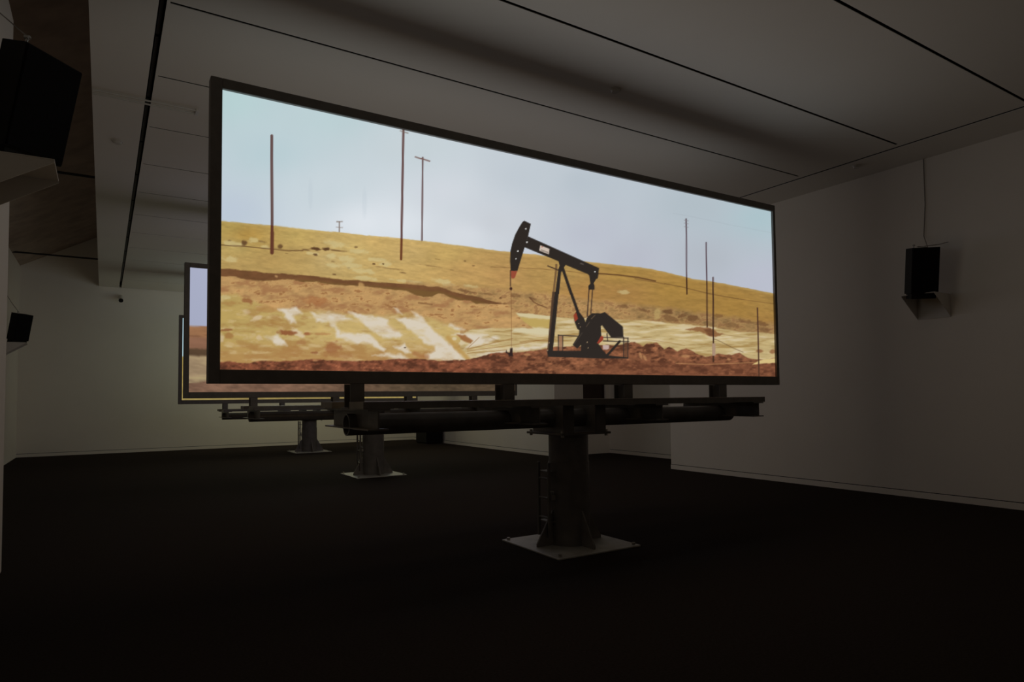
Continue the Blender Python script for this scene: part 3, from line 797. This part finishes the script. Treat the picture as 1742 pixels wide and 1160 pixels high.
make_speaker((-0.394, 4.579, 3.573), math.radians(-43.7), math.radians(13.7), 0.38, 0.19, 0.609, 'black speaker tilted down on the near left shelf, largest of the three speakers')
make_shelf(-0.75, -0.254, 4.49, 4.912, 2.885, 0.33, 'white shelf bracket under the largest speaker at the left edge')
cable([(-0.389, 4.62, 3.61), (-0.742, 6.478, 4.612)], 0.0045, 'thin safety wire from the largest speaker to the near left wall')
kq = 0.955
make_speaker((9.755 * kq, 4.796 * kq, 1.5 + 2.07 * kq), math.radians(227.9), math.radians(9.7), 0.364 * kq, 0.241 * kq, 0.654 * kq, 'black speaker on the white shelf of the right side wall')
make_shelf(9.95, 9.52, 4.42, 4.86, 2.875, 0.32, 'white shelf bracket under the speaker on the right side wall')
cable([(9.94, 4.70, CZ), (9.94, 4.70, 4.2), (9.935, 4.73, 3.75), (9.80, 4.62, 3.55), (9.40, 4.56, 3.50)], 0.006, 'thin cable hanging down the right wall to the speaker')
cable([(9.94, 4.42, 3.60), (9.80, 4.47, 3.56), (9.55, 4.54, 3.52)], 0.005, 'short safety wire tying the right wall speaker to the wall')
make_speaker((-1.709, 18.97, 3.573), math.radians(-43.7), math.radians(12), 0.40, 0.20, 0.63, 'small black speaker high on the far left wall')
make_shelf(-2.0, -1.52, 18.55, 18.97, 2.875, 0.33, 'white shelf bracket under the far left wall speaker')
cable([(-1.70, 19.02, 3.61), (-1.82, 18.9, 3.80), (-1.995, 18.8, 4.12)], 0.006, 'thin safety wire from the far left speaker up to the wall')

# ------------------------------------------------------------------ small fittings
def detector(x, y, label):
    t = thing('ceiling_detector', label, 'detector', (x, y, CZ), 'round ceiling detectors')
    cyl('base_ring', (0, 0, -0.012), (0, 0, 0), 0.062, M_WHITEPL, t, n=24)
    cyl('cover', (0, 0, -0.034), (0, 0, -0.012), 0.040, M_WHITEPL, t, n=24, r1=0.052)
detector(4.71, 5.34, 'round white detector in the middle of the ceiling above the pump jack screen')
detector(0.11, 9.73, 'round white detector on the ceiling strip left of the wide black joint')
detector(9.37, 5.35, 'round white detector on the ceiling strip above the right wall speaker')

t = thing('ceiling_conduit', 'thin white conduit crossing the wide black ceiling joint', 'conduit', (-0.14, 8.20, CZ))
for k, dy in enumerate((0.0, 0.10)):
    cyl('pipe', (0, dy, -0.014), (1.02, dy, -0.014), 0.010, M_WHITEPL, t, n=10)
box('junction_box', 1.0, 1.035, -0.02, 0.12, -0.026, 0, M_WHITEPL, t, 0.004)

t = thing('wall_camera', 'small white camera where the black ceiling joint meets the far wall', 'camera', (0.42, BY, 4.56))
cyl('mount', (0, 0, 0), (0, -0.10, 0), 0.05, M_WHITEPL, t, n=14)
bm = bmesh.new(); bm_cyl(bm, (-0.02, -0.08, 0.03), (-0.02, -0.24, -0.10), 0.055, n=16)
link('body', bm, M_WHITEPL, t, smooth=True)
bm = bmesh.new(); bm_cyl(bm, (-0.02, -0.24, -0.10), (-0.02, -0.265, -0.12), 0.06, n=16)
link('lens', bm, M_BLACKPL, t, smooth=True)

for yv, zv, lab in ((13.0, 5.30, 'dark tie rod across the brown shaft, closer to the nearest speaker'), (20.5, 5.30, 'dark tie rod across the brown shaft near the far wall')):
    bm = bmesh.new(); bm_cyl(bm, (-2.0, yv, zv), (-0.15, yv, zv), 0.022, n=12)
    tag(link('tie_rod', bm, M_BLACKPL, smooth=True), lab, 'rod', 'tie rods across the shaft')

t = thing('floor_speaker', 'black floor speaker standing in the far right corner', 'speaker', (9.32, 20.2, 0))
box('cabinet', -0.30, 0.30, -0.42, 0.42, 0.03, 0.92, M_SPK, t, 0.01)
box('grille', -0.27, 0.27, -0.435, -0.42, 0.08, 0.88, M_GRILLE, t, 0.004)
for sx in (-1, 1):
    for sy in (-1, 1):
        cyl('foot', (sx * 0.25, sy * 0.36, 0), (sx * 0.25, sy * 0.36, 0.03), 0.03, M_BLACKPL, t, n=12)
